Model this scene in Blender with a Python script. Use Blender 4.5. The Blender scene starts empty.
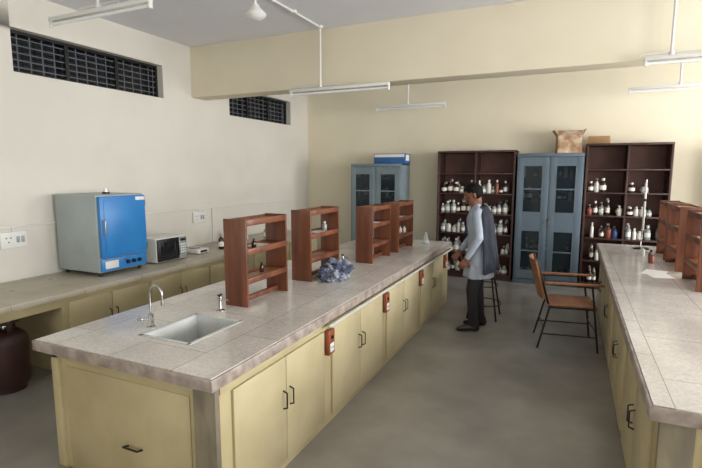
import bpy, bmesh, math, random
from mathutils import Vector, Matrix, noise
random.seed(7)
D=bpy.data
scn=bpy.context.scene
scn.view_settings.view_transform='Standard'
scn.view_settings.exposure=0.12

def lin(c):
    out=[]
    for v in c:
        v=v/255.0
        out.append(v/12.92 if v<=0.04045 else ((v+0.055)/1.055)**2.4)
    return (*out,1)

# ------------------------------------------------------------ materials
def mat(name,col,rough=0.6,col2=None,scale=6,metal=0,bump=0,bscale=40,detail=4,stretch=None,alpha=1,spec=0.5,lo=0.35,hi=0.65):
    m=D.materials.new(name); m.use_nodes=True
    nt=m.node_tree; b=nt.nodes['Principled BSDF']
    b.inputs['Base Color'].default_value=lin(col)
    b.inputs['Roughness'].default_value=rough
    b.inputs['Metallic'].default_value=metal
    b.inputs['Specular IOR Level'].default_value=spec
    if alpha<1: b.inputs['Alpha'].default_value=alpha
    tc=nt.nodes.new('ShaderNodeTexCoord')
    mp=nt.nodes.new('ShaderNodeMapping')
    nt.links.new(tc.outputs['Object'],mp.inputs['Vector'])
    if stretch: mp.inputs['Scale'].default_value=stretch
    if col2:
        n=nt.nodes.new('ShaderNodeTexNoise'); n.inputs['Scale'].default_value=scale; n.inputs['Detail'].default_value=detail
        r=nt.nodes.new('ShaderNodeValToRGB')
        r.color_ramp.elements[0].position=lo; r.color_ramp.elements[0].color=lin(col)
        r.color_ramp.elements[1].position=hi; r.color_ramp.elements[1].color=lin(col2)
        nt.links.new(mp.outputs[0],n.inputs['Vector'])
        nt.links.new(n.outputs['Fac'],r.inputs['Fac'])
        nt.links.new(r.outputs['Color'],b.inputs['Base Color'])
    if bump:
        n2=nt.nodes.new('ShaderNodeTexNoise'); n2.inputs['Scale'].default_value=bscale
        bp=nt.nodes.new('ShaderNodeBump'); bp.inputs['Strength'].default_value=bump; bp.inputs['Distance'].default_value=0.01
        nt.links.new(mp.outputs[0],n2.inputs['Vector'])
        nt.links.new(n2.outputs['Fac'],bp.inputs['Height'])
        nt.links.new(bp.outputs[0],b.inputs['Normal'])
    return m

M={}
M['wallL']=mat('paint_offwhite',(210,206,195),0.75,(218,214,203),1.2,bump=0.08,bscale=60)
M['wallB']=mat('paint_cream',(228,219,194),0.7,(234,226,202),1.0,bump=0.06,bscale=60)
M['ceil']=mat('paint_ceiling',(222,223,228),0.85,(226,227,232),1.5)
M['cab']=mat('enamel_cream',(188,175,136),0.45,(166,152,114),2.5,bump=0.03,bscale=20,lo=0.4,hi=0.7,detail=7)
M['cabdoor']=mat('enamel_cream_door',(194,182,145),0.4,(176,163,126),3,lo=0.4,hi=0.75,detail=7)
M['post']=mat('worn_post',(150,140,115),0.55,(112,104,88),8,stretch=(1,1,0.3))
M['wood']=mat('teak_wood',(124,74,48),0.4,(90,50,33),5,stretch=(3,3,0.5),detail=6)
M['woodh']=mat('teak_wood_light',(166,116,80),0.4,(136,90,60),5,stretch=(3,0.6,3),detail=6)
M['darkwood']=mat('dark_wood',(74,48,42),0.5,(56,36,32),4,stretch=(3,3,0.5),detail=6)
M['darkwood2']=mat('shelf_back_wood',(112,76,64),0.6,(92,60,52),3)
M['blue']=mat('steel_bluegrey',(98,114,126),0.4,(90,106,118),3)
M['bluelt']=mat('steel_bluegrey_light',(122,138,144),0.4,(114,130,136),3)
M['ovenblue']=mat('oven_blue',(50,132,200),0.35,(44,122,190),3)
M['ovenbody']=mat('oven_body',(165,176,176),0.45,(156,166,166),3)
M['black']=mat('black_plastic',(22,22,24),0.35)
M['iron']=mat('dark_iron',(48,44,42),0.45,metal=0.6)
M['white']=mat('white_plastic',(225,225,220),0.4)
M['tube']=mat('tube_glass_white',(235,238,238),0.15)
M['steel']=mat('chrome',(190,190,190),0.2,metal=1)
M['pipe']=mat('grey_pipe',(190,190,184),0.4)
M['ceram']=mat('ceramic_sink',(205,208,205),0.12,(190,192,188),5)
M['drain']=mat('drain_dark',(40,40,40),0.4)
M['glassd']=mat('dark_glass',(28,32,34),0.08)
M['glass']=mat('cabinet_glass',(40,52,58),0.05,alpha=0.5)
M['glassc']=mat('lab_glass',(200,215,215),0.05,alpha=0.4)
M['grille']=mat('grille_grey',(86,90,98),0.5)
M['amber']=mat('amber_bottle',(60,34,20),0.15)
M['bwhite']=mat('bottle_white',(218,216,208),0.35)
M['bgrey']=mat('bottle_clear',(150,158,155),0.15)
M['bred']=mat('bottle_red',(130,66,50),0.35)
M['bblue']=mat('bottle_blue',(60,90,150),0.35)
M['paper']=mat('paper',(232,230,222),0.7)
M['card']=mat('cardboard',(178,142,102),0.8,(160,126,88),6)
M['cardlt']=mat('cardboard_print',(205,190,165),0.8,(150,110,80),9)
M['boxblue']=mat('printed_box_blue',(40,95,150),0.5)
M['red']=mat('cylinder_red',(62,34,28),0.5,(48,28,24),5)
M['skin']=mat('skin',(120,78,56),0.55)
M['lip']=mat('lips',(98,50,44),0.5)
M['hair']=mat('hair_black',(14,12,12),0.7,bump=0.4,bscale=150,spec=0.15)
M['coat']=mat('coat_palegrey',(168,178,190),0.8,(152,162,176),7,bump=0.1,bscale=30)
M['trous']=mat('trousers_dark',(42,38,42),0.85,(34,30,34),8)
M['scarf']=mat('shawl_navy',(52,57,68),0.9,(38,42,52),12)
M['shoe']=mat('shoes',(30,24,22),0.4)
M['eyew']=mat('eye_white',(220,215,205),0.3)
M['orange']=mat('varnished_block',(150,84,52),0.4,(122,64,40),6)

def stone(name,c1,c2,cm,rough=0.14):
    m=mat(name,c1,rough,c2,3.0,detail=8,lo=0.3,hi=0.72); nt=m.node_tree
    b=nt.nodes['Principled BSDF']; ramp=[n for n in nt.nodes if n.type=='VALTORGB'][0]
    tc=[n for n in nt.nodes if n.type=='TEX_COORD'][0]
    mp=nt.nodes.new('ShaderNodeMapping'); nt.links.new(tc.outputs['Object'],mp.inputs['Vector'])
    mp.inputs['Rotation'].default_value=(0,0,math.radians(90))
    br=nt.nodes.new('ShaderNodeTexBrick'); br.inputs['Scale'].default_value=1.0
    br.inputs['Brick Width'].default_value=0.62; br.inputs['Row Height'].default_value=0.42
    br.inputs['Mortar Size'].default_value=0.003; br.inputs['Mortar Smooth'].default_value=0.3
    br.inputs['Color1'].default_value=(1,1,1,1); br.inputs['Color2'].default_value=(0.9,0.89,0.88,1); br.inputs['Mortar'].default_value=lin(cm)
    nt.links.new(mp.outputs[0],br.inputs['Vector'])
    mx=nt.nodes.new('ShaderNodeMixRGB'); mx.blend_type='MULTIPLY'; mx.inputs['Fac'].default_value=0.7
    nt.links.new(ramp.outputs['Color'],mx.inputs['Color1']); nt.links.new(br.outputs['Color'],mx.inputs['Color2'])
    sp=nt.nodes.new('ShaderNodeTexNoise'); sp.inputs['Scale'].default_value=70; sp.inputs['Detail'].default_value=3
    nt.links.new(tc.outputs['Object'],sp.inputs['Vector'])
    sr=nt.nodes.new('ShaderNodeMapRange'); sr.inputs['From Min'].default_value=.35; sr.inputs['From Max'].default_value=.65; sr.inputs['To Min'].default_value=.88; sr.inputs['To Max'].default_value=1.07
    nt.links.new(sp.outputs['Fac'],sr.inputs['Value'])
    m2=nt.nodes.new('ShaderNodeMixRGB'); m2.blend_type='MULTIPLY'; m2.inputs['Fac'].default_value=1
    nt.links.new(mx.outputs[0],m2.inputs['Color1']); nt.links.new(sr.outputs[0],m2.inputs['Color2'])
    nt.links.new(m2.outputs[0],b.inputs['Base Color'])
    n=nt.nodes.new('ShaderNodeTexNoise'); n.inputs['Scale'].default_value=7
    nt.links.new(tc.outputs['Object'],n.inputs['Vector'])
    mr=nt.nodes.new('ShaderNodeMapRange'); mr.inputs['To Min'].default_value=rough*0.7; mr.inputs['To Max'].default_value=rough*2.2
    nt.links.new(n.outputs['Fac'],mr.inputs['Value']); nt.links.new(mr.outputs[0],b.inputs['Roughness'])
    return m
M['stone']=stone('polished_stone',(222,217,208),(198,191,182),(168,162,155),.11)
M['stonew']=stone('polished_stone_wall',(190,181,162),(172,163,144),(160,150,138),0.25)
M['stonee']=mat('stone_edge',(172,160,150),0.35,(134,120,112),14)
M['floor']=mat('worn_concrete',(154,150,141),0.24,(126,122,113),1.6,detail=9,bump=0.05,bscale=12,lo=0.3,hi=0.7)

# ------------------------------------------------------------ mesh builder
class MB:
    def __init__(s,name,loc=(0,0,0),rot=0.0):
        s.name=name; s.bm=bmesh.new(); s.mats=[]; s.loc=loc; s.rot=rot
    def mi(s,k):
        if k not in s.mats: s.mats.append(k)
        return s.mats.index(k)
    def _merge(s,tb,k,smooth=False):
        i=s.mi(k)
        for f in tb.faces: f.material_index=i; f.smooth=smooth
        me=D.meshes.new('t'); tb.to_mesh(me); tb.free(); s.bm.from_mesh(me); D.meshes.remove(me)
    def box(s,lo,hi,k,bev=0.0,M4=None):
        tb=bmesh.new()
        c=[(a+b)/2 for a,b in zip(lo,hi)]; d=[abs(b-a) for a,b in zip(lo,hi)]
        bmesh.ops.create_cube(tb,size=1,matrix=Matrix.Translation(c)@Matrix.Diagonal((*d,1)))
        if bev>0: bmesh.ops.bevel(tb,geom=list(tb.edges),offset=min(bev,min(d)*0.45),segments=2,affect='EDGES',profile=0.5)
        if M4 is not None: tb.transform(M4)
        s._merge(tb,k)
    def cyl(s,p0,p1,r0,k,r1=None,n=20,cap=True):
        p0=Vector(p0);p1=Vector(p1); r1=r0 if r1 is None else r1
        d=p1-p0; tb=bmesh.new()
        bmesh.ops.create_cone(tb,cap_ends=cap,segments=n,radius1=r0,radius2=r1,depth=d.length)
        q=Vector((0,0,1)).rotation_difference(d.normalized())
        tb.transform(Matrix.Translation((p0+p1)/2)@q.to_matrix().to_4x4())
        s._merge(tb,k,True)
    def tube(s,pts,r,k,n=10,res=1):
        pts=[Vector(p) for p in pts]
        tb=bmesh.new(); rings=[]
        up=None
        for i,p in enumerate(pts):
            if i==0: t=pts[1]-pts[0]
            elif i==len(pts)-1: t=pts[-1]-pts[-2]
            else: t=(pts[i+1]-pts[i]).normalized()+(pts[i]-pts[i-1]).normalized()
            t.normalize()
            if up is None:
                up=Vector((0,0,1)) if abs(t.z)<0.9 else Vector((1,0,0))
            a=t.cross(up); 
            if a.length<1e-4: a=t.cross(Vector((0,1,0.1)))
            a.normalize(); b=t.cross(a).normalized(); up=a.cross(t).normalized()
            rr=r[i] if isinstance(r,(list,tuple)) else r
            rings.append([tb.verts.new(p+(a*math.cos(2*math.pi*j/n)+b*math.sin(2*math.pi*j/n))*rr) for j in range(n)])
        for i in range(len(rings)-1):
            for j in range(n):
                tb.faces.new((rings[i][j],rings[i][(j+1)%n],rings[i+1][(j+1)%n],rings[i+1][j]))
        tb.faces.new(rings[0][::-1]); tb.faces.new(rings[-1])
        bmesh.ops.recalc_face_normals(tb,faces=list(tb.faces))
        s._merge(tb,k,True)
    def lathe(s,prof,at,k,n=20,k2=None,z2=None):
        tb=bmesh.new(); rings=[]
        for r,z in prof:
            if r<1e-5: rings.append([tb.verts.new((at[0],at[1],at[2]+z))])
            else: rings.append([tb.verts.new((at[0]+r*math.cos(2*math.pi*j/n),at[1]+r*math.sin(2*math.pi*j/n),at[2]+z)) for j in range(n)])
        for i in range(len(rings)-1):
            A,B=rings[i],rings[i+1]
            for j in range(n):
                if len(A)==1 and len(B)==1: continue
                if len(A)==1: tb.faces.new((A[0],B[(j+1)%n],B[j]))
                elif len(B)==1: tb.faces.new((A[j],A[(j+1)%n],B[0]))
                else: tb.faces.new((A[j],A[(j+1)%n],B[(j+1)%n],B[j]))
        bmesh.ops.recalc_face_normals(tb,faces=list(tb.faces))
        s._merge(tb,k,True)
    def sphere(s,c,r,k,sc=(1,1,1),M4=None):
        tb=bmesh.new(); bmesh.ops.create_uvsphere(tb,u_segments=20,v_segments=12,radius=r,matrix=Matrix.Translation(c)@Matrix.Diagonal((*sc,1)))
        if M4 is not None: tb.transform(M4)
        s._merge(tb,k,True)
    def done(s,parent=None):
        me=D.meshes.new(s.name); s.bm.to_mesh(me); s.bm.free()
        for k in s.mats: me.materials.append(M[k])
        try: me.set_sharp_from_angle(angle=math.radians(40))
        except Exception: pass
        o=D.objects.new(s.name,me); scn.collection.objects.link(o)
        o.location=s.loc; o.rotation_euler=(0,0,s.rot)
        if parent: o.parent=parent
        return o

# ------------------------------------------------------------ room
XL,XR,YF,YB,ZC=-4.76,4.7,-2.2,8.35,3.41
def wall_holes(name,axis,pos,thick,a0,a1,z0,z1,holes,k):
    b=MB(name)
    A=sorted({a0,a1}|{h[0] for h in holes}|{h[1] for h in holes})
    Z=sorted({z0,z1}|{h[2] for h in holes}|{h[3] for h in holes})
    for i in range(len(A)-1):
        for j in range(len(Z)-1):
            ca=(A[i]+A[i+1])/2; cz=(Z[j]+Z[j+1])/2
            if any(h[0]<ca<h[1] and h[2]<cz<h[3] for h in holes): continue
            if axis=='x': b.box((pos,A[i],Z[j]),(pos+thick,A[i+1],Z[j+1]),k)
            else: b.box((A[i],pos,Z[j]),(A[i+1],pos+thick,Z[j+1]),k)
    bmesh.ops.remove_doubles(b.bm,verts=b.bm.verts,dist=1e-4)
    return b.done()
b=MB('floor'); b.box((XL-.25,YF-.25,-.1),(XR+.25,YB+.25,0),'floor'); b.done()
b=MB('ceiling'); b.box((XL-.25,YF-.25,ZC),(XR+.25,YB+.25,ZC+.15),'ceil'); b.done()
W1=(2.88,4.69,2.675,3.075); W2=(5.98,7.72,2.60,3.02)
wall_holes('wall_left','x',XL-.25,.25,YF-.25,YB+.25,0,ZC,[W1,W2],'wallL')
b=MB('wall_back'); b.box((XL,YB,0),(XR,YB+.25,ZC),'wallB'); b.done()
RW=[(-1.2,0.6,.95,2.75),(1.4,3.2,.95,2.75),(3.6,5.2,.95,2.75),(5.9,7.7,.95,2.75)]
wall_holes('wall_right','x',XR,.25,YF-.25,YB+.25,0,ZC,RW,'wallB')
FW=[(-3.6,-1.8,.95,2.75),(1.6,3.6,.95,2.75),(-.6,.5,0,2.1)]
wall_holes('wall_front','y',YF-.25,.25,XL,XR,0,ZC,FW,'wallB')
b=MB('ceiling_beam'); b.box((XL,5.19,2.75),(XR,5.47,ZC),'wallB',0.006); b.done()
b=MB('ceiling_beam'); b.box((XL,-.9,2.75),(XR,-.6,ZC),'wallB',0.006); b.done()
for idx,w in enumerate((W1,W2)):
    b=MB('window_%d'%(idx+1))
    y0,y1,z0,z1=w; x=XL-.10
    b.box((XL-.2,y0,z0),(XL-.18,y1,z1),'glassd')
    t=.03
    b.box((x-.03,y0,z0),(x+.01,y1,z0+t),'black'); b.box((x-.03,y0,z1-t),(x+.01,y1,z1),'black')
    b.box((x-.03,y0,z0+t),(x+.01,y0+t,z1-t),'black'); b.box((x-.03,y1-t,z0+t),(x+.01,y1,z1-t),'black')
    n=3
    for i in range(1,n):
        yy=y0+(y1-y0)*i/n
        b.box((x-.03,yy-.02,z0+t),(x+.01,yy+.02,z1-t),'black')
    for i in range(1,6):
        zz=z0+(z1-z0)*i/6
        b.box((x-.012,y0+t,zz-.005),(x-.004,y1-t,zz+.005),'grille')
    m_=15
    for i in range(1,m_):
        yy=y0+(y1-y0)*i/m_
        b.box((x-.022,yy-.005,z0+t),(x-.014,yy+.005,z1-t),'grille')
    b.done()
idx=3
for (y0,y1,z0,z1) in RW:
    b=MB('window_%d'%idx); idx+=1
    x=XR+.1
    for (a,bb,c,d) in ((y0,y0+.05,z0,z1),(y1-.05,y1,z0,z1),(y0,y1,z0,z0+.05),(y0,y1,z1-.05,z1),((y0+y1)/2-.025,(y0+y1)/2+.025,z0,z1),(y0,y1,2.2,2.25)):
        b.box((x,a,c),(x+.04,bb,d),'black')
    b.done()
for (y0,y1,z0,z1) in FW[:2]:
    b=MB('window_%d'%idx); idx+=1
    x=YF-.12
    for (a,bb,c,d) in ((y0,y0+.05,z0,z1),(y1-.05,y1,z0,z1),(y0,y1,z0,z0+.05),(y0,y1,z1-.05,z1),((y0+y1)/2-.025,(y0+y1)/2+.025,z0,z1),(y0,y1,2.2,2.25)):
        b.box((a,x,c),(bb,x+.04,d),'black')
    b.done()
b=MB('door_1'); b.box((-.58,YF-.15,.01),(.48,YF-.10,2.08),'darkwood',.004)
for zz in (.15,1.1): b.box((-.45,YF-.10,zz),(.35,YF-.085,zz+.8),'darkwood2',.01)
b.cyl((.38,YF-.1,1.02),(.38,YF-.04,1.02),.012,'steel'); b.sphere((.38,YF-.03,1.02),.025,'steel'); b.done()

# ------------------------------------------------------------ benches
def door_handle(b,x,y,z,sx=1):
    b.tube([(x,y,z-.055),(x+sx*.028,y,z-.045),(x+sx*.028,y,z+.045),(x,y,z+.055)],.005,'black',8)
ZT=.82
b=MB('laboratory_bench')
x0,x1,y0,y1=-2.69,-1.44,1.62,6.37
sx0,sx1,sy0,sy1=-2.20,-1.85,1.92,2.36
zt=ZT; zl=ZT-.055
for lo,hi in (((x0,y0),(x1,sy0)),((x0,sy1),(x1,y1)),((x0,sy0),(sx0,sy1)),((sx1,sy0),(x1,sy1))):
    b.box((lo[0],lo[1],zl),(hi[0],hi[1],zt),'stone')
b.box((x0-.012,y0-.014,zl-.008),(x1+.012,y0-.0005,zt-.004),'stonee',.004)
b.box((x1+.0005,y0-.014,zl-.008),(x1+.014,y1,zt-.004),'stonee',.004)
b.box((x0-.014,y0-.014,zl-.008),(x0-.0005,y1,zt-.004),'stonee',.004)
bx0,bx1,by0,by1=x0+.04,x1-.03,y0+.05,y1-.04
b.box((bx0,by0+.02,0),(sx0-.03,by1,zl),'cab'); b.box((sx1+.03,by0+.02,0),(bx1,by1,zl),'cab')
b.box((sx0-.03,by0+.02,0),(sx1+.03,sy0-.03,zl),'cab'); b.box((sx0-.03,sy1+.03,0),(sx1+.03,by1,zl),'cab'); b.box((sx0-.03,sy0-.03,0),(sx1+.03,sy1+.03,.5),'cab')
b.box((bx0,by0,0),(bx0+.06,by0+.03,zl),'cab',.004)
b.box((bx1-.13,by0-.004,0),(bx1+.006,by0+.03,zl),'post',.004)
b.box((bx0,by0,zl-.06),(bx1,by0+.028,zl-.009),'cab',.003)
b.box((bx0+.1,by0+.014,.05),(bx1-.17,by0+.03,zl-.10),'cab',.003)
b.tube([(-2.08,by0+.015,.30),(-2.08,by0-.02,.31),(-1.98,by0-.02,.31),(-1.98,by0+.015,.30)],.006,'black',8)
b.box((bx0,by0-.01,0),(bx1,by0+.0,.05),'post')
pairs=[(1.79,2.745),(2.865,3.835),(3.955,4.925),(5.045,6.01)]
for a,c in pairs:
    m=(a+c)/2
    for d0,d1 in ((a,m-.003),(m+.003,c)):
        b.box((bx1-.001,d0,.05),(bx1+.016,d1,zl-.075),'cabdoor',.004)
    door_handle(b,bx1+.014,m-.035,.44); door_handle(b,bx1+.014,m+.035,.44)
b.box((bx1-.001,by0+.03,zl-.065),(bx1+.01,by1,zl-.012),'cab',.002)
for a,c in pairs:
    m=(a+c)/2
    for d0,d1 in ((a,m-.003),(m+.003,c)):
        b.box((bx0-.016,d0,.05),(bx0+.001,d1,zl-.075),'cabdoor',.004)
    door_handle(b,bx0-.014,m-.035,.44,-1); door_handle(b,bx0-.014,m+.035,.44,-1)
b.done()
b=MB('sink_basin')
t=.012; zb=.62; zr=ZT+.004
b.box((sx0+.001,sy0+.001,zb),(sx1-.001,sy1-.001,zb+t),'ceram')
b.box((sx0+.001,sy0+.001,zb),(sx0+t,sy1-.001,ZT),'ceram'); b.box((sx1-t,sy0+.001,zb),(sx1-.001,sy1-.001,ZT),'ceram')
b.box((sx0+.001,sy0+.001,zb),(sx1-.001,sy0+t,ZT),'ceram'); b.box((sx0+.001,sy1-t,zb),(sx1-.001,sy1-.001,ZT),'ceram')
rw=.014
for lo,hi in (((sx0-rw,sy0-rw),(sx1+rw,sy0+.008)),((sx0-rw,sy1-.008),(sx1+rw,sy1+rw)),((sx0-rw,sy0-rw),(sx0+.008,sy1+rw)),((sx1-.008,sy0-rw),(sx1+rw,sy1+rw))):
    b.box((lo[0],lo[1],ZT+.0005),(hi[0],hi[1],zr),'ceram',.001)
b.cyl(((sx0+sx1)/2,(sy0+sy1)/2,zb+t),((sx0+sx1)/2,(sy0+sy1)/2,zb+t+.003),.03,'steel')
b.cyl(((sx0+sx1)/2,(sy0+sy1)/2,zb+t+.003),((sx0+sx1)/2,(sy0+sy1)/2,zb+t+.005),.02,'drain')
b.done()
b=MB('gooseneck_faucet',loc=(-2.27,2.05,ZT))
b.lathe([(0,0),(.026,0),(.026,.008),(.016,.014),(.014,.06),(.017,.062),(.017,.08),(.009,.085),(0,.085)],(0,0,0),'steel')
pts=[(0,0,.08),(0,0,.2)]
for i in range(0,11):
    a=math.pi*i/10; pts.append((.05-.05*math.cos(a),0,.21+.05*math.sin(a)))
pts.append((.10,0,.17))
b.tube(pts,.0075,'steel',10)
b.cyl((.10,0,.145),(.10,0,.175),.010,'steel')
b.tube([(0,0,.05),(-.03,-.03,.052)],.007,'steel'); b.box((-.065,-.05,.045),(-.02,-.03,.058),'steel',.003)
b.done()
def gas_tap(x,y,z=ZT,nm='gas_tap',rot=0):
    b=MB(nm,loc=(x,y,z),rot=rot)
    b.lathe([(0,0),(.03,0),(.03,.006),(.012,.012),(.010,.07),(.016,.075),(.016,.10),(.008,.105),(0,.105)],(0,0,0),'steel')
    b.tube([(0,0,.085),(.04,0,.085),(.07,0,.078)],[.007,.006,.004],'steel',8)
    b.box((-.008,-.02,.105),(.008,.02,.115),'black',.003)
    b.done()
gas_tap(-2.12,2.50)
gas_tap(-2.05,4.27); gas_tap(-1.95,6.05)
b=MB('gas_supply_pipe')
b.tube([(-1.410,2.72,.735),(-1.410,6.32,.735)],.011,'pipe',10)
for yy in (2.80,3.4,3.9,4.5,4.98,5.5,6.03,6.3): b.box((-1.4245,yy-.012,.722),(-1.398,yy+.012,.748),'pipe',.003)
b.done()
for yy in (2.80,3.895,4.985,6.07):
    b=MB('socket_board',loc=(-1.449,yy,.52))
    b.box((-.011,-.045,0),(.022,.045,.17),'orange',.004)
    b.box((.022,-.028,.02),(.026,.028,.08),'white',.001)
    b.cyl((.022,0,.12),(.030,0,.12),.012,'black'); b.cyl((.026,-.01,.05),(.028,-.01,.05),.005,'black',n=8); b.cyl((.026,.01,.05),(.028,.01,.05),.005,'black',n=8)
    b.done()
# right bench
b=MB('laboratory_bench')
x0,x1,y0,y1=.345,1.60,2.17,7.05
b.box((x0,y0,zl),(x1,y1,zt),'stone')
b.box((x0-.012,y0-.014,zl-.008),(x1+.012,y0-.0005,zt-.004),'stonee',.004)
b.box((x0-.014,y0-.014,zl-.008),(x0-.0005,y1,zt-.004),'stonee',.004)
b.box((x1+.0005,y0-.014,zl-.008),(x1+.014,y1,zt-.004),'stonee',.004)
bx0,bx1,by0,by1=x0+.04,x1-.04,y0+.05,y1-.04
b.box((bx0,by0+.02,0),(bx1,by1,zl),'cab')
b.box((bx0-.006,by0-.004,0),(bx0+.12,by0+.03,zl),'post',.004); b.box((bx1-.08,by0,0),(bx1,by0+.03,zl),'cab',.004)
b.box((bx0+.16,by0+.008,.05),(bx1-.12,by0+.03,zl-.10),'cabdoor',.006)
yy=y0+.2
while yy<y1-1.0:
    a,c=yy,yy+.97; m=(a+c)/2
    for d0,d1 in ((a,m-.003),(m+.003,c)):
        b.box((bx0-.016,d0,.05),(bx0+.001,d1,zl-.075),'cabdoor',.004)
        b.box((bx1-.001,d0,.05),(bx1+.016,d1,zl-.075),'cabdoor',.004)
    for q in (-.035,.035):
        door_handle(b,bx0-.014,m+q,.44,-1); door_handle(b,bx1+.014,m+q,.44,1)
    yy+=1.09
b.done()
# left wall counter
ZW=.73
b=MB('wall_counter')
cx0,cx1=XL+.003,-3.87
b.box((cx0,-.8,ZW-.05),(cx1,7.2,ZW),'stonew',.004)
b.box((cx0,2.6,0),(cx1-.05,7.15,ZW-.05),'cab')
for yy in (-.78,.9): b.box((cx0,yy,0),(cx1-.05,yy+.1,ZW-.05),'cab')
b.box((cx1-.09,-.7,ZW-.13),(cx1-.05,2.6,ZW-.05),'cab')
yy=2.66
while yy<6.9:
    a,c=yy,yy+.86; m=(a+c)/2
    for d0,d1 in ((a,m-.003),(m+.003,c)):
        b.box((cx1-.051,d0,.05),(cx1-.035,d1,ZW-.10),'cabdoor',.004)
    for q in (-.035,.035): door_handle(b,cx1-.037,m+q,.42)
    yy+=.90
b.done()
# gas cylinder
b=MB('gas_cylinder',loc=(-4.08,2.22,0))
b.lathe([(0,.03),(.1,.03),(.145,.05),(.16,.09),(.16,.40),(.148,.45),(.1,.49),(.03,.505),(0,.505)],(0,0,0),'red',28)
b.lathe([(.11,0),(.125,0),(.125,.05),(.11,.05),(.11,0)],(0,0,0),'red',28)
b.lathe([(.10,.555),(.105,.555),(.105,.575),(.10,.575),(.10,.555)],(0,0,0),'red',28)
for i in range(3):
    a=i*2.094+.4; b.box((-.02,.097,.47),(.02,.105,.575),'red',.002,M4=Matrix.Rotation(a,4,'Z'))
b.lathe([(0,.5),(.02,.5),(.02,.54),(.012,.55),(0,.55)],(0,0,0),'steel')
b.done()

# ------------------------------------------------------------ racks
def bottle(b,p,r,h,k=None,cap=None):
    k=k or random.choice(['amber','amber','amber','amber','bwhite','bwhite','bwhite','bwhite','bgrey','bgrey','bgrey','bgrey','bred','amber','bblue','bgrey'])
    cap=cap or random.choice(['white','black','white','bgrey','black','white'])
    b.lathe([(0,0),(r*.95,0),(r,h*.03),(r,h*.62),(r*.85,h*.70),(r*.42,h*.78),(r*.40,h*.86),(0,h*.86)],p,k,12)
    b.lathe([(0,h*.84),(r*.5,h*.84),(r*.5,h),(0,h)],p,cap,12)
    if k in('amber','bgrey') and h>.1: b.lathe([(r*1.02,h*.18),(r*1.03,h*.18),(r*1.03,h*.5),(r*1.02,h*.5)],p,'paper',12)
def rack(x0,x1,y0,y1,zb,items=True,h=.61):
    b=MB('reagent_rack',loc=((x0+x1)/2,(y0+y1)/2,zb))
    hx,hy=(x1-x0)/2,(y1-y0)/2
    t=.018
    for s in (-1,1):
        b.box((-hx,s*hy-(t if s>0 else 0),0),(hx,s*hy+(0 if s>0 else t),h),'wood',.003)
    zs=[.17,.375,h-.035]
    for z in zs:
        b.box((-hx+.004,-hy+t,z),(hx-.004,hy-t,z+.016),'woodh',.002)
        for s in (-1,1):
            b.box((s*hx-(.010 if s>0 else -.001),-hy+t,z-.012),(s*hx+(-.001 if s>0 else .010),hy-t,z+.03),'wood',.002)
    b.box((-.015,-hy+t,.01),(.015,hy-t,.045),'wood',.002)
    if items:
        for z in zs[:2]:
            y=-hy+.08
            while y<hy-.07:
                if random.random()<.22: bottle(b,(random.uniform(-.04,.04),y,z+.0165),random.uniform(.016,.024),random.uniform(.06,.09))
                y+=random.uniform(.07,.1)
        b.box((-.05,-.08,zs[1]+.0165),(.06,.08,zs[1]+.024),'paper')
    b.done()
rack(-2.18,-1.99,2.63,3.15,ZT)
rack(-2.17,-1.98,3.50,4.05,ZT)
rack(-2.00,-1.81,4.47,5.0,ZT,h=.58)
rack(-1.98,-1.79,5.22,5.78,ZT,h=.58)
rack(.92,1.11,4.45,4.98,ZT)
rack(.92,1.11,5.30,5.85,ZT)
rack(.92,1.11,5.95,6.45,ZT)

# cloth bundle
b=MB('cloth_bundle',loc=(-1.84,3.68,ZT))
M['cloth']=mat('checked_cloth',(66,72,92),0.95,(160,166,178),11,detail=2,lo=.44,hi=.66)
tb=bmesh.new(); bmesh.ops.create_icosphere(tb,subdivisions=5,radius=1)
for v in tb.verts:
    d=v.co.normalized(); n=noise.fractal(d*2.2,1.0,2.0,4); r=1+.35*n-.2*abs(noise.noise(d*6))
    v.co=Vector((d.x*.13*r,d.y*.17*r,max(0.0,.07+d.z*.11*r)))
b._merge(tb,'cloth',True); b.done()

# ------------------------------------------------------------ drying oven
b=MB('laboratory_oven',loc=(-4.42,3.42,ZW))
hx,hy=.30,.28
for sx in(-1,1):
    for sy in(-1,1): b.cyl((sx*(hx-.05),sy*(hy-.05),0),(sx*(hx-.05),sy*(hy-.05),.04),.018,'black')
b.box((-hx,-hy,.04),(hx,hy,.80),'ovenbody',.01)
b.box((hx+.0005,-hy+.01,.185),(hx+.045,hy-.01,.785),'ovenblue',.012)
b.box((hx+.0455,-hy+.05,.23),(hx+.05,hy-.05,.74),'ovenblue',.002)
b.box((hx+.0005,-hy+.01,.05),(hx+.02,hy-.01,.175),'ovenblue',.005)
b.box((hx+.0205,-hy+.05,.075),(hx+.024,-hy+.20,.15),'white',.001)
for q in (.06,.13,.2): b.cyl((hx+.02,q-.03,.112),(hx+.04,q-.03,.112),.02,'black')
b.cyl((hx+.02,-.0,.14),(hx+.03,-.0,.14),.008,'bred')
b.tube([(hx+.045,-hy+.035,.42),(hx+.08,-hy+.035,.43),(hx+.08,-hy+.035,.55),(hx+.045,-hy+.035,.56)],.009,'steel')
b.box((hx+.0505,hy-.14,.735),(hx+.052,hy-.03,.77),'paper')
for q in(.25,.70): b.cyl((hx+.02,hy-.002,q-.03),(hx+.02,hy-.002,q+.03),.011,'steel')
b.cyl((.1,0,.80),(.1,0,.82),.035,'black'); b.cyl((.1,0,.82),(.1,0,.845),.02,'steel')
for i in range(6): b.box((-.14,-hy-.004,.2+i*.03),(.14,-hy+.001,.208+i*.03),'ovenbody')
b.done()
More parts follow.
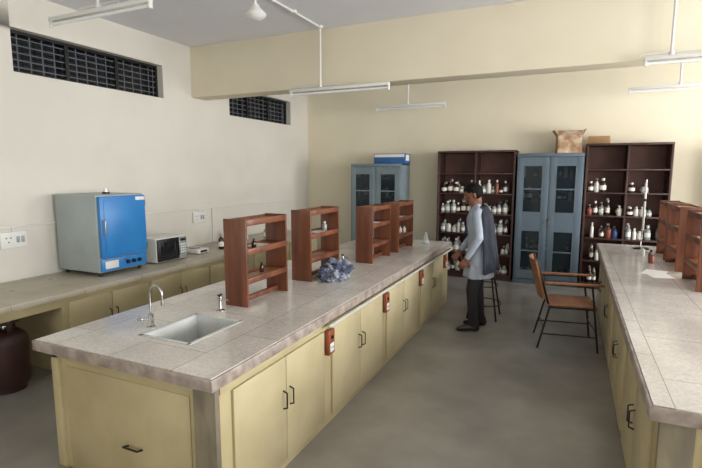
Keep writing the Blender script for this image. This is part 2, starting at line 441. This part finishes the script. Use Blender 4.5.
# microwave
b=MB('microwave_oven',loc=(-4.34,4.10,ZW))
for sx in(-1,1):
    for sy in(-1,1): b.cyl((sx*.15,sy*.19,0),(sx*.15,sy*.19,.012),.014,'black')
b.box((-.19,-.23,.012),(.19,.23,.28),'white',.008)
b.box((.1905,-.22,.022),(.21,.10,.27),'black',.005)
b.box((.2105,-.18,.06),(.212,.06,.23),'glassd',.001)
b.box((.1905,.105,.022),(.205,.222,.27),'bgrey',.004)
b.box((.2055,.12,.22),(.207,.21,.25),'black',.001)
for i in range(4):
    for j in range(3): b.box((.2055,.122+j*.03,.08+i*.03),(.208,.143+j*.03,.10+i*.03),'white',.001)
b.tube([(.21,.08,.06),(.235,.08,.07),(.235,.08,.22),(.21,.08,.23)],.006,'steel')
b.done()
b=MB('weighing_balance',loc=(-4.3,4.66,ZW))
b.box((-.12,-.1,.005),(.12,.1,.06),'white',.012); b.cyl((-.03,0,.06),(-.03,0,.07),.02,'steel'); b.cyl((-.03,0,.07),(-.03,0,.076),.075,'steel',n=28)
b.box((.1205,-.06,.02),(.123,.06,.045),'glassd'); 
for sx in(-1,1):
    for sy in(-1,1): b.cyl((sx*.1,sy*.08,0),(sx*.1,sy*.08,.006),.012,'black')
b.done()
b=MB('reagent_bottles',loc=(-4.35,5.7,ZW))
for i in range(7): bottle(b,(random.uniform(-.15,.15),-.65+i*.22,0),random.uniform(.03,.05),random.uniform(.12,.24))
b.done()

# wall sockets + conduit on left wall
for yy in (2.74,5.22):
    b=MB('wall_socket',loc=(XL+.0,yy,1.12))
    b.box((.001,-.12,-.075),(.028,.12,.075),'white',.006)
    b.box((.0285,-.10,-.055),(.033,-.01,.055),'white',.003)
    for q in((-.075,.02),(-.035,.02),(-.055,-.02)): b.cyl((.033,q[0],q[1]),(.0345,q[0],q[1]),.007,'black',n=10)
    for q in(.03,.075): b.box((.0285,q-.014,-.03),(.036,q+.014,.03),'bgrey',.003)
    b.done()
b=MB('wall_conduit')
b.tube([(XL+.012,-1.5,1.24),(XL+.012,7.9,1.24)],.009,'white',8)
b.tube([(XL+.012,2.74,1.24),(XL+.012,2.74,1.20)],.009,'white',8)
b.tube([(XL+.012,5.22,1.24),(XL+.012,5.22,1.20)],.009,'white',8)
b.tube([(XL+.012,5.50,1.24),(XL+.012,5.50,.80),(XL+.012,5.50,.735)],.009,'white',8)
b.done()

# ------------------------------------------------------------ tube lights
def tubelight(xa,xb,y,z,drops):
    xm=(xa+xb)/2
    b=MB('tube_light',loc=(xm,y,z)); h=(xb-xa)/2
    b.box((-h,-.022,.0),(h,.022,.035),'white',.004)
    for s in(-1,1):
        b.box((s*h-(.02 if s>0 else -.0),-.018,-.045),(s*h+(0 if s>0 else .02),.018,.0),'white',.003)
    b.cyl((-h+.02,0,-.025),(h-.02,0,-.025),.014,'tube',n=16)
    for dx in drops:
        b.cyl((dx-xm,0,.035),(dx-xm,0,ZC-z-.001),.012,'white',n=12)
        b.cyl((dx-xm,0,.035),(dx-xm,0,.06),.022,'white',n=14)
        b.cyl((dx-xm,0,ZC-z-.03),(dx-xm,0,ZC-z-.001),.035,'white',n=16)
        b.tube([(dx-xm-.25,0,.036),(dx-xm-.22,0,.06),(dx-xm+.22,0,.06),(dx-xm+.25,0,.036)],.006,'white',8)
    b.done()
tubelight(-3.13,-1.87,5.08,2.69,[-2.72])
tubelight(-3.03,-1.86,7.6,2.80,[-2.48])
tubelight(.52,1.76,5.08,2.72,[.72])
tubelight(.62,1.86,7.6,2.84,[1.2])
tubelight(-4.32,-3.1,2.97,3.08,[-3.7])
for X in (-2.72,.72):
    b=MB('ceiling_conduit')
    b.tube([(X,1.0,ZC-.014),(X,5.03,ZC-.014)],.012,'white',8)
    for yy in (2.0,3.0,4.5): b.lathe([(0,0),(.035,0),(.035,.028),(0,.028)],(X,yy,ZC-.03),'white',16)
    b.done()
b=MB('pendant_lamp',loc=(-2.72,3.83,ZC))
b.cyl((0,0,-.03),(0,0,-.001),.045,'white'); b.cyl((0,0,-.16),(0,0,-.03),.012,'white')
b.lathe([(0,-.13),(.03,-.14),(.045,-.17),(.095,-.22),(.10,-.235),(.09,-.25),(.05,-.275),(0,-.285)],(0,0,0),'white',28)
b.done()

# ------------------------------------------------------------ back-wall furniture
def fill_row(b,x0,x1,y0,y1,z,hmax,p=.85):
    x=x0
    while x<x1:
        r=random.uniform(.024,.046); h=random.uniform(.45,.95)*hmax
        if random.random()<p:
            bottle(b,(x+r,random.uniform(y0,y0+.04)+r,z),r,h)
            if random.random()<.75: bottle(b,(x+r,y0+.15+r,z),r,h*1.05)
        x+=2*r+random.uniform(.002,.018)
def bookcase(x0,x1,h,nrows,yf=7.92,rows=(),dens=.9):
    b=MB('open_shelf_unit',loc=((x0+x1)/2,(yf+YB)/2,0)); hx=(x1-x0)/2; hy=(YB-.005-yf)/2
    t=.03
    b.box((-hx,-hy,0),(-hx+t,hy,h),'darkwood',.003); b.box((hx-t,-hy,0),(hx,hy,h),'darkwood',.003)
    b.box((-hx,-hy-.005,h-t),(hx,hy,h),'darkwood',.003)
    b.box((-hx+t,hy-.012,.05),(hx-t,hy,h-t),'darkwood2')
    b.box((-hx+t,-hy+.02,0),(hx-t,-hy+.035,.10),'darkwood')
    b.box((-.012,-hy+.01,.1),(.012,hy-.012,h-t),'darkwood',.002)
    zs=[.10+i*(h-t-.10)/nrows for i in range(nrows)]
    for z in zs: b.box((-hx+t,-hy+.004,z-.022),(hx-t,hy-.012,z),'darkwood',.002)
    b.done()
    dz=(h-t-.1)/nrows
    c=MB('reagent_bottles',loc=((x0+x1)/2,(yf+YB)/2,0))
    for i in rows:
        for a,e in ((-hx+.05,-.09),(.03,hx-.11)):
            fill_row(c,a,e,-hy+.04,0,zs[i]+.0005,dz*.72,p=dens)
    if rows: c.done()
bookcase(-2.05,-.82,2.09,6,rows=(0,1,2,3,4),dens=.93)
bookcase(.165,1.25,2.16,6,rows=(0,1,2,3,4),dens=.8)
bookcase(1.9,3.1,2.1,6)

def steel_cabinet(x0,x1,h,kb,yf,yb):
    b=MB('steel_cabinet',loc=((x0+x1)/2,(yf+yb)/2,0)); hx=(x1-x0)/2; hy=(yb-yf)/2
    t=.02
    b.box((-hx,-hy+.03,0),(-hx+t,hy,h),kb,.002); b.box((hx-t,-hy+.03,0),(hx,hy,h),kb,.002)
    b.box((-hx,-hy+.03,h-t),(hx,hy,h),kb,.002); b.box((-hx+t,hy-t,.05),(hx-t,hy,h-t),kb)
    b.box((-hx,-hy+.015,h-.05),(hx,-hy+.03,h),kb,.002); b.box((-hx,-hy+.015,0),(hx,-hy+.03,.08),kb,.002)
    for z in (.08,.5,.9,1.3,1.65): b.box((-hx+t,-hy+.05,z),(hx-t,hy-t,z+.015),kb)
    for s in (0,1):
        a=-hx+.006 if s==0 else .003; c=-.003 if s==0 else hx-.006
        fr=.095; w0,w1=a+fr,c-fr
        wz=[(.22,.84),(1.14,1.84*h/2.03)]
        zz=[.085,wz[0][0],wz[0][1],wz[1][0],wz[1][1],h-.055]
        b.box((a,-hy,zz[0]),(w0,-hy+.02,zz[5]),kb,.002); b.box((w1,-hy,zz[0]),(c,-hy+.02,zz[5]),kb,.002)
        for q in((0,1),(2,3),(4,5)): b.box((w0,-hy,zz[q[0]]),(w1,-hy+.02,zz[q[1]]),kb)
        for q in wz:
            b.box((w0,-hy+.009,q[0]),(w1,-hy+.012,q[1]),'glass')
            b.box((w0-.01,-hy-.003,q[0]-.01),(w0+.006,-hy,q[1]+.01),kb); b.box((w1-.006,-hy-.003,q[0]-.01),(w1+.01,-hy,q[1]+.01),kb)
            m=(q[0]+q[1])/2; b.box((w0,-hy+.002,m-.01),(w1,-hy+.014,m+.01),kb)
    b.tube([(.03,-hy,.94),(.03,-hy-.03,.95),(.03,-hy-.03,1.03),(.03,-hy,1.04)],.007,'steel',8)
    b.cyl((-.03,-hy-.008,.98),(-.03,-hy,.98),.012,'steel')
    for z in (.095,.515,.915,1.315,1.665):
        x=-hx+.06
        while x<hx-.1:
            r=random.uniform(.025,.045)
            if random.random()<.8: bottle(b,(x+r,-hy+.12+random.uniform(0,.1),z+.0005),r,random.uniform(.12,.22))
            x+=2*r+.02
    b.done()
steel_cabinet(-.79,.145,2.03,'blue',7.90,8.33)
steel_cabinet(-3.55,-2.62,1.89,'bluelt',7.72,8.2)
b=MB('blue_carton',loc=(-2.86,7.95,1.891)); b.box((-.28,-.15,0),(.28,.15,.17),'boxblue',.004); b.box((-.27,-.152,.11),(.27,-.1505,.16),'paper'); b.box((.2805,-.1,.05),(.282,.08,.15),'paper'); b.done()
b=MB('cardboard_box',loc=(-.08,8.06,2.031),rot=.12)
t=.006
b.box((-.17,-.14,0),(.17,.14,t),'card'); b.box((-.17,-.14,t),(-.17+t,.14,.26),'card'); b.box((.17-t,-.14,t),(.17,.14,.26),'card')
b.box((-.17,-.14,t),(.17,-.14+t,.26),'cardlt'); b.box((-.17,.14-t,t),(.17,.14,.26),'card')
b.box((-.17,-.003,0),(.17,.003,.10),'cardlt',M4=Matrix.Translation((0,-.14,.26))@Matrix.Rotation(math.radians(50),4,'X'))
b.box((-.003,-.14,0),(.003,.14,.10),'card',M4=Matrix.Translation((-.17,0,.26))@Matrix.Rotation(math.radians(-35),4,'Y'))
b.box((-.003,-.14,0),(.003,.14,.10),'card',M4=Matrix.Translation((.17,0,.26))@Matrix.Rotation(math.radians(25),4,'Y'))
b.box((-.15,-.1465,.05),(.0,-.1455,.2),'cardlt')
b.box((-.12,-.148,.09),(-.02,-.147,.16),'card')
b.done()
b=MB('cardboard_carton',loc=(.33,8.12,2.162),rot=-.1); b.box((-.14,-.11,0),(.14,.11,.11),'card',.003); b.box((-.14,-.02,.11),(.14,.02,.112),'cardlt'); b.done()

b=MB('retort_stand',loc=(.80,6.72,ZT))
b.box((-.08,-.06,0),(.08,.06,.015),'iron',.003); b.cyl((0,.03,.015),(0,.03,.80),.006,'steel')
b.tube([(0,.03,.6),(0,-.06,.6)],.006,'steel',8); b.box((-.015,-.075,.585),(.015,-.045,.615),'black',.003)
b.cyl((0,-.06,.25),(0,-.06,.84),.009,'bwhite'); b.cyl((0,-.06,.20),(0,-.06,.25),.003,'bwhite'); b.box((-.02,-.065,.24),(.02,-.055,.25),'white')
b.done()
b=MB('paper_sheets',loc=(.76,5.05,ZT))
for i,(x,y,a) in enumerate(((0,0,.2),(-.02,.12,-.3))):
    b.box((-.09,-.13,.0004+i*.0008),(.09,.13,.0010+i*.0008),'paper',M4=Matrix.Translation((x,y,0))@Matrix.Rotation(a,4,'Z'))
b.done()
b=MB('reagent_bottles',loc=(.78,5.9,ZT))
for p in ((.0,-.2),(.02,.0),(-.03,.25)): bottle(b,(p[0],p[1],0),.026,.11)
b.done()
b=MB('conical_flask',loc=(-1.70,6.05,ZT))
b.lathe([(0,0),(.05,0),(.055,.01),(.018,.10),(.016,.14),(.02,.145),(.018,.146),(.014,.14)],(0,0,0),'glassc',20); b.done()

# ------------------------------------------------------------ chair
b=MB('armchair',loc=(.03,5.27,0),rot=math.radians(8))
sz=.43
b.box((-.22,-.22,sz),(.23,.22,sz+.022),'woodh',.008)
nseg=8
lean=math.radians(14)
tb=bmesh.new()
def backpt(u,v,off):
    y=-.215+.43*u; cx=-.045*(1-(2*u-1)**2)
    z=.07+.40*v
    return Vector((-.225+cx-math.sin(lean)*z+off,y,sz+z*math.cos(lean)+.0))
gridf=[[tb.verts.new(backpt(i/nseg,j/6,0)) for j in range(7)] for i in range(nseg+1)]
gridb=[[tb.verts.new(backpt(i/nseg,j/6,-.016)) for j in range(7)] for i in range(nseg+1)]
for i in range(nseg):
    for j in range(6):
        tb.faces.new((gridf[i][j],gridf[i+1][j],gridf[i+1][j+1],gridf[i][j+1]))
        tb.faces.new((gridb[i][j],gridb[i][j+1],gridb[i+1][j+1],gridb[i+1][j]))
for i in range(nseg):
    tb.faces.new((gridf[i][0],gridb[i][0],gridb[i+1][0],gridf[i+1][0])); tb.faces.new((gridf[i][6],gridf[i+1][6],gridb[i+1][6],gridb[i][6]))
for j in range(6):
    tb.faces.new((gridf[0][j],gridf[0][j+1],gridb[0][j+1],gridb[0][j])); tb.faces.new((gridf[nseg][j],gridb[nseg][j],gridb[nseg][j+1],gridf[nseg][j+1]))
bmesh.ops.recalc_face_normals(tb,faces=list(tb.faces)); b._merge(tb,'woodh')
for s in(-1,1):
    y=s*.205
    b.tube([(-.30,s*.235,0),(-.20,y,sz-.012),(-.225,y,sz+.06),(-.335,y,sz+.46)],.010,'iron',10)
    b.tube([(.25,s*.235,0),(.20,s*.225,sz),(.17,s*.24,.655)],.010,'iron',10)
    b.tube([(-.245,y*1.05,.655),(-.1,s*.24,.655),(.17,s*.24,.655)],.008,'iron',8)
    b.box((-.26,s*.245-.028,.662),(.27,s*.245+.028,.682),'woodh',.006)
    b.tube([(-.27,s*.228,.15),(.234,s*.232,.15)],.007,'iron',8)
    b.tube([(-.20,y,sz-.012),(.20,y,sz-.012)],.009,'iron',8)
b.tube([(-.25,-.222,.2),(-.25,.222,.2)],.007,'iron',8); b.tube([(.226,-.231,.2),(.226,.231,.2)],.007,'iron',8)
b.tube([(-.20,-.205,sz-.012),(-.20,.205,sz-.012)],.009,'iron',8); b.tube([(.20,-.205,sz-.012),(.20,.205,sz-.012)],.009,'iron',8)
b.done()
# stool
b=MB('laboratory_stool',loc=(-.90,5.85,0))
b.lathe([(0,.56),(.15,.56),(.165,.567),(.165,.585),(.155,.592),(0,.592)],(0,0,0),'darkwood',28)
for i in range(4):
    a=math.pi/4+i*math.pi/2; c,s=math.cos(a),math.sin(a)
    b.tube([(.24*c,.24*s,0),(.12*c,.12*s,.56)],.011,'iron',10)
for zz,rr in((.18,.201),(.40,.155)):
    pts=[(rr*math.cos(2*math.pi*i/24),rr*math.sin(2*math.pi*i/24),zz) for i in range(25)]
    b.tube(pts,.007,'iron',8)
b.done()

# ------------------------------------------------------------ person
def make_person(loc,ang):
    E=D.objects.new('person',None); scn.collection.objects.link(E); E.location=loc; E.rotation_euler=(0,0,ang)
    caps=[]
    def C(p0,p1,r0,r1,k,cls=True): caps.append((Vector(p0),Vector(p1),r0,r1,k))
    for s,fx in((1,.05),(-1,-.05)):
        hip=(0,s*.09,.84); kn=(fx*.8+.03,s*.095,.46); an=(fx,s*.10,.09)
        C(hip,kn,.088,.066,'trous'); C(kn,an,.064,.050,'trous')
        C((fx-.02,s*.10,.085),(fx-.03,s*.10,.045),.046,.044,'shoe')
        C((fx-.03,s*.10,.042),(fx+.13,s*.118,.032),.041,.030,'shoe')
        C((fx+.08,s*.10,.035),(fx+.16,s*.125,.026),.036,.025,'shoe')
    def layer(z0,z1,f0,f1,w0,w1,r0,r1,k):
        for s in(-1,-.33,.33,1):
            C((f0,s*w0,z0),(f1,s*w1,z1),r0,r1,k)
    layer(.76,1.0,.0,.01,.095,.06,.10,.095,'coat')
    layer(1.0,1.22,.01,.035,.06,.075,.095,.105,'coat')
    layer(1.22,1.31,.035,.04,.075,.085,.105,.075,'coat')
    C((.04,.15,1.318),(.04,-.15,1.318),.055,.055,'coat')
    C((.04,0,1.33),(.06,0,1.42),.058,.05,'skin')
    C((.035,.045,1.345),(.035,-.045,1.345),.058,.058,'coat')
    hc=Vector((.085,0,1.505)); R=Matrix.Rotation(math.radians(22),3,'Y')
    def H(f,l,z): return hc+R@Vector((f,l,z))
    C(H(-.018,0,.018),H(.012,0,.022),.086,.080,'skin')
    C(H(.02,0,-.01),H(.045,0,-.075),.064,.034,'skin')
    C(H(-.03,0,-.04),H(-.02,0,-.08),.05,.05,'skin')
    C(H(.088,0,.012),H(.106,0,-.022),.009,.014,'skin')
    C(H(.080,.028,.028),H(.080,-.028,.028),.013,.013,'skin')
    C(H(.074,.018,-.052),H(.074,-.018,-.052),.009,.009,'lip')
    for s in(-1,1):
        C(H(-.008,s*.078,.015),H(-.006,s*.076,-.025),.016,.010,'skin')
    def hand(W,d,n,s):
        W=Vector(W); d=Vector(d).normalized(); n=Vector(n); n=(n-d*n.dot(d)).normalized(); s=d.cross(n)*s
        for o in(-.027,-.009,.009,.027): C(W+s*o*.7,W+d*.082+s*o,.013,.0125,'skin')
        for o,L in((.030,.068),(.010,.078),(-.010,.072),(-.030,.056)):
            a=W+d*.085+s*o*1.05; b1=a+(d*.92+n*.38).normalized()*L*.5; c1=b1+(d*.6+n*.8).normalized()*L*.5
            C(a,b1,.0088,.0082,'skin'); C(b1,c1,.0082,.0068,'skin')
        a=W+d*.02+s*.026; b1=a+(d*.55+s*.7+n*.25).normalized()*.045; c1=b1+(d*.85+s*.25+n*.35).normalized()*.032
        C(a,b1,.0125,.0105,'skin'); C(b1,c1,.010,.008,'skin')
    for s,wr,el in((1,(.135,.185,.845),(.03,.232,1.05)),(-1,(.18,-.12,.88),(.03,-.235,1.06))):
        sh=(.05,s*.175,1.30)
        C(sh,el,.056,.045,'coat'); C(el,wr,.045,.032,'coat')
        wv=Vector(wr); ev=Vector(el); d=(wv-ev).normalized()
        C(wv-d*.01,wv+d*.035,.026,.023,'skin')
        hand(wv+d*.03,d+Vector((.1,0,-.1)),(0.15,-s*1.0,-.1),s)
    bm=bmesh.new()
    for p0,p1,r0,r1,k in caps:
        dv=p1-p0; L=max(dv.length,1e-4)
        q=Vector((0,0,1)).rotation_difference(dv.normalized()) if dv.length>1e-5 else Matrix.Identity(3).to_quaternion()
        T=Matrix.Translation((p0+p1)/2)@q.to_matrix().to_4x4()
        n=20
        bmesh.ops.create_cone(bm,cap_ends=True,segments=n,radius1=r0,radius2=r1,depth=L,matrix=T)
        bmesh.ops.create_uvsphere(bm,u_segments=n,v_segments=12,radius=r0,matrix=Matrix.Translation(p0)@q.to_matrix().to_4x4())
        bmesh.ops.create_uvsphere(bm,u_segments=n,v_segments=12,radius=r1,matrix=Matrix.Translation(p1)@q.to_matrix().to_4x4())
    secs=[(.60,.165,.190,0),(.70,.156,.186,0),(.80,.140,.178,0),(.92,.118,.162,.005),(1.02,.108,.150,.01)]
    rings=[]
    for z,rf,rl,cf in secs:
        ring=[]
        for j in range(48):
            a=2*math.pi*j/48; w=1+.045*math.sin(9*a)*max(0,(1.0-z)/.34)
            ring.append(bm.verts.new((cf+rf*w*math.cos(a),rl*w*math.sin(a),z)))
        rings.append(ring)
    for i in range(len(rings)-1):
        for j in range(48): bm.faces.new((rings[i][j],rings[i][(j+1)%48],rings[i+1][(j+1)%48],rings[i+1][j]))
    bm.faces.new(rings[0][::-1]); bm.faces.new(rings[-1])
    me=D.meshes.new('body'); bm.to_mesh(me); bm.free()
    o=D.objects.new('body',me); scn.collection.objects.link(o)
    md=o.modifiers.new('r','REMESH'); md.mode='VOXEL'; md.voxel_size=.0065; md.adaptivity=0
    sm=o.modifiers.new('s','SMOOTH'); sm.factor=.5; sm.iterations=3
    dg=bpy.context.evaluated_depsgraph_get(); dg.update()
    me2=D.meshes.new_from_object(o.evaluated_get(dg)); o.modifiers.clear(); o.data=me2
    keys=['skin','coat','trous','shoe','lip']
    me2.materials.clear()
    for k in keys: me2.materials.append(M[k])
    def sd(p,c):
        a,b_,r0,r1,_=c; ab=b_-a; t=max(0,min(1,(p-a).dot(ab)/max(ab.length_squared,1e-9))); return (p-(a+ab*t)).length-(r0+(r1-r0)*t)
    for f in me2.polygons:
        p=f.center; best=min(caps,key=lambda c: sd(p,c)); k=best[4]
        if k=='trous' and p.z>.592: k='coat'
        if k=='coat' and p.z<.592: k='trous'
        f.material_index=keys.index(k); f.use_smooth=True
    o.parent=E
    b=MB('hair'); tb=bmesh.new(); bmesh.ops.create_uvsphere(tb,u_segments=40,v_segments=28,radius=1)
    for v in tb.verts:
        d=v.co.copy(); k=1+.03*noise.noise(d*9)
        v.co=Vector((d.x*.106*k-.012,d.y*.092*k,d.z*.102*k+.024))
    kill=[v for v in tb.verts if (v.co.x>.06 and v.co.z<.058) or (v.co.x>.012 and v.co.z<.03) or (v.co.x>-.02 and v.co.z<.005) or v.co.z<-.06]
    bmesh.ops.delete(tb,geom=kill,context='VERTS')
    for v in tb.verts: v.co=hc+R@v.co
    b._merge(tb,'hair',True); h=b.done(E); md=h.modifiers.new('s','SOLIDIFY'); md.thickness=.014; md.offset=-1
    b=MB('eyes')
    for s in(-1,1):
        c=H(.072,s*.029,.008); b.sphere(c,.0125,'eyew'); b.sphere(c+R@Vector((.0075,0,0)),.0072,'black')
        b.tube([H(.086,s*.012,.030),H(.088,s*.03,.035),H(.078,s*.048,.028)],.004,'hair',6)
    b.done(E)
    b=MB('shawl'); tb=bmesh.new(); NA,NZ=48,26; g=[]
    for i in range(NA+1):
        u=i/NA; a=math.radians(98+u*(262-98)); col=[]
        for j in range(NZ+1):
            v=j/NZ; z=1.395-.72*v
            if v<.12: q=v/.12; rf=.075+.055*q; rl=.09+.135*q**.6
            else: q=(v-.12)/.88; rf=.13+.06*q; rl=.225-.0*q
            fold=1+.05*math.sin(a*11+v*1.5)*min(1,v*2)+.02*noise.noise(Vector((a*3,v*5,0)))
            cx=.03-.03*v
            x=cx+rf*fold*math.cos(a)*1.12; y=rl*fold*math.sin(a)
            zz=z-.03*abs(math.sin(a))*(1-v)*.6 + .02*math.sin(a*3)*v
            col.append(tb.verts.new((x,y,zz)))
        g.append(col)
    for i in range(NA):
        for j in range(NZ): tb.faces.new((g[i][j],g[i+1][j],g[i+1][j+1],g[i][j+1]))
    b._merge(tb,'scarf',True); s_=b.done(E); md=s_.modifiers.new('s','SOLIDIFY'); md.thickness=.008
    return E
make_person((-.90,5.36,0.0),math.radians(180+16))

# ------------------------------------------------------------ light
w=D.worlds.new('World'); scn.world=w; w.use_nodes=True
nt=w.node_tree; bg=nt.nodes['Background']
sky=nt.nodes.new('ShaderNodeTexSky'); sky.sky_type='HOSEK_WILKIE'; sky.turbidity=6; sky.sun_direction=(0.3,-.5,.8)
nt.links.new(sky.outputs[0],bg.inputs['Color']); bg.inputs['Strength'].default_value=.6
def area(name,loc,rot,sx,sy,e,col=(.98,.98,1)):
    L=D.lights.new(name,'AREA'); L.shape='RECTANGLE'; L.size=sx; L.size_y=sy; L.energy=e; L.color=col
    o=D.objects.new(name,L); scn.collection.objects.link(o); o.location=loc; o.rotation_euler=rot
for i,(y0,y1,z0,z1) in enumerate(RW):
    area('window_daylight',(XR+.22,(y0+y1)/2,(z0+z1)/2),(0,math.radians(90),0),1.75,1.7,(120,165,190,195)[i])
for (y0,y1,z0,z1) in FW[:2]:
    area('window_daylight',((y0+y1)/2,YF-.2,(z0+z1)/2),(math.radians(90),0,0),1.7,1.7,42)

# ------------------------------------------------------------ camera
cd=D.cameras.new('camera'); cam=D.objects.new('camera',cd); scn.collection.objects.link(cam)
cam.location=(0,0,1.75); cam.rotation_euler=(math.radians(90-7.36),0,math.radians(24.64))
cd.sensor_width=36; cd.lens=480/702*36; cd.clip_start=.05
scn.camera=cam
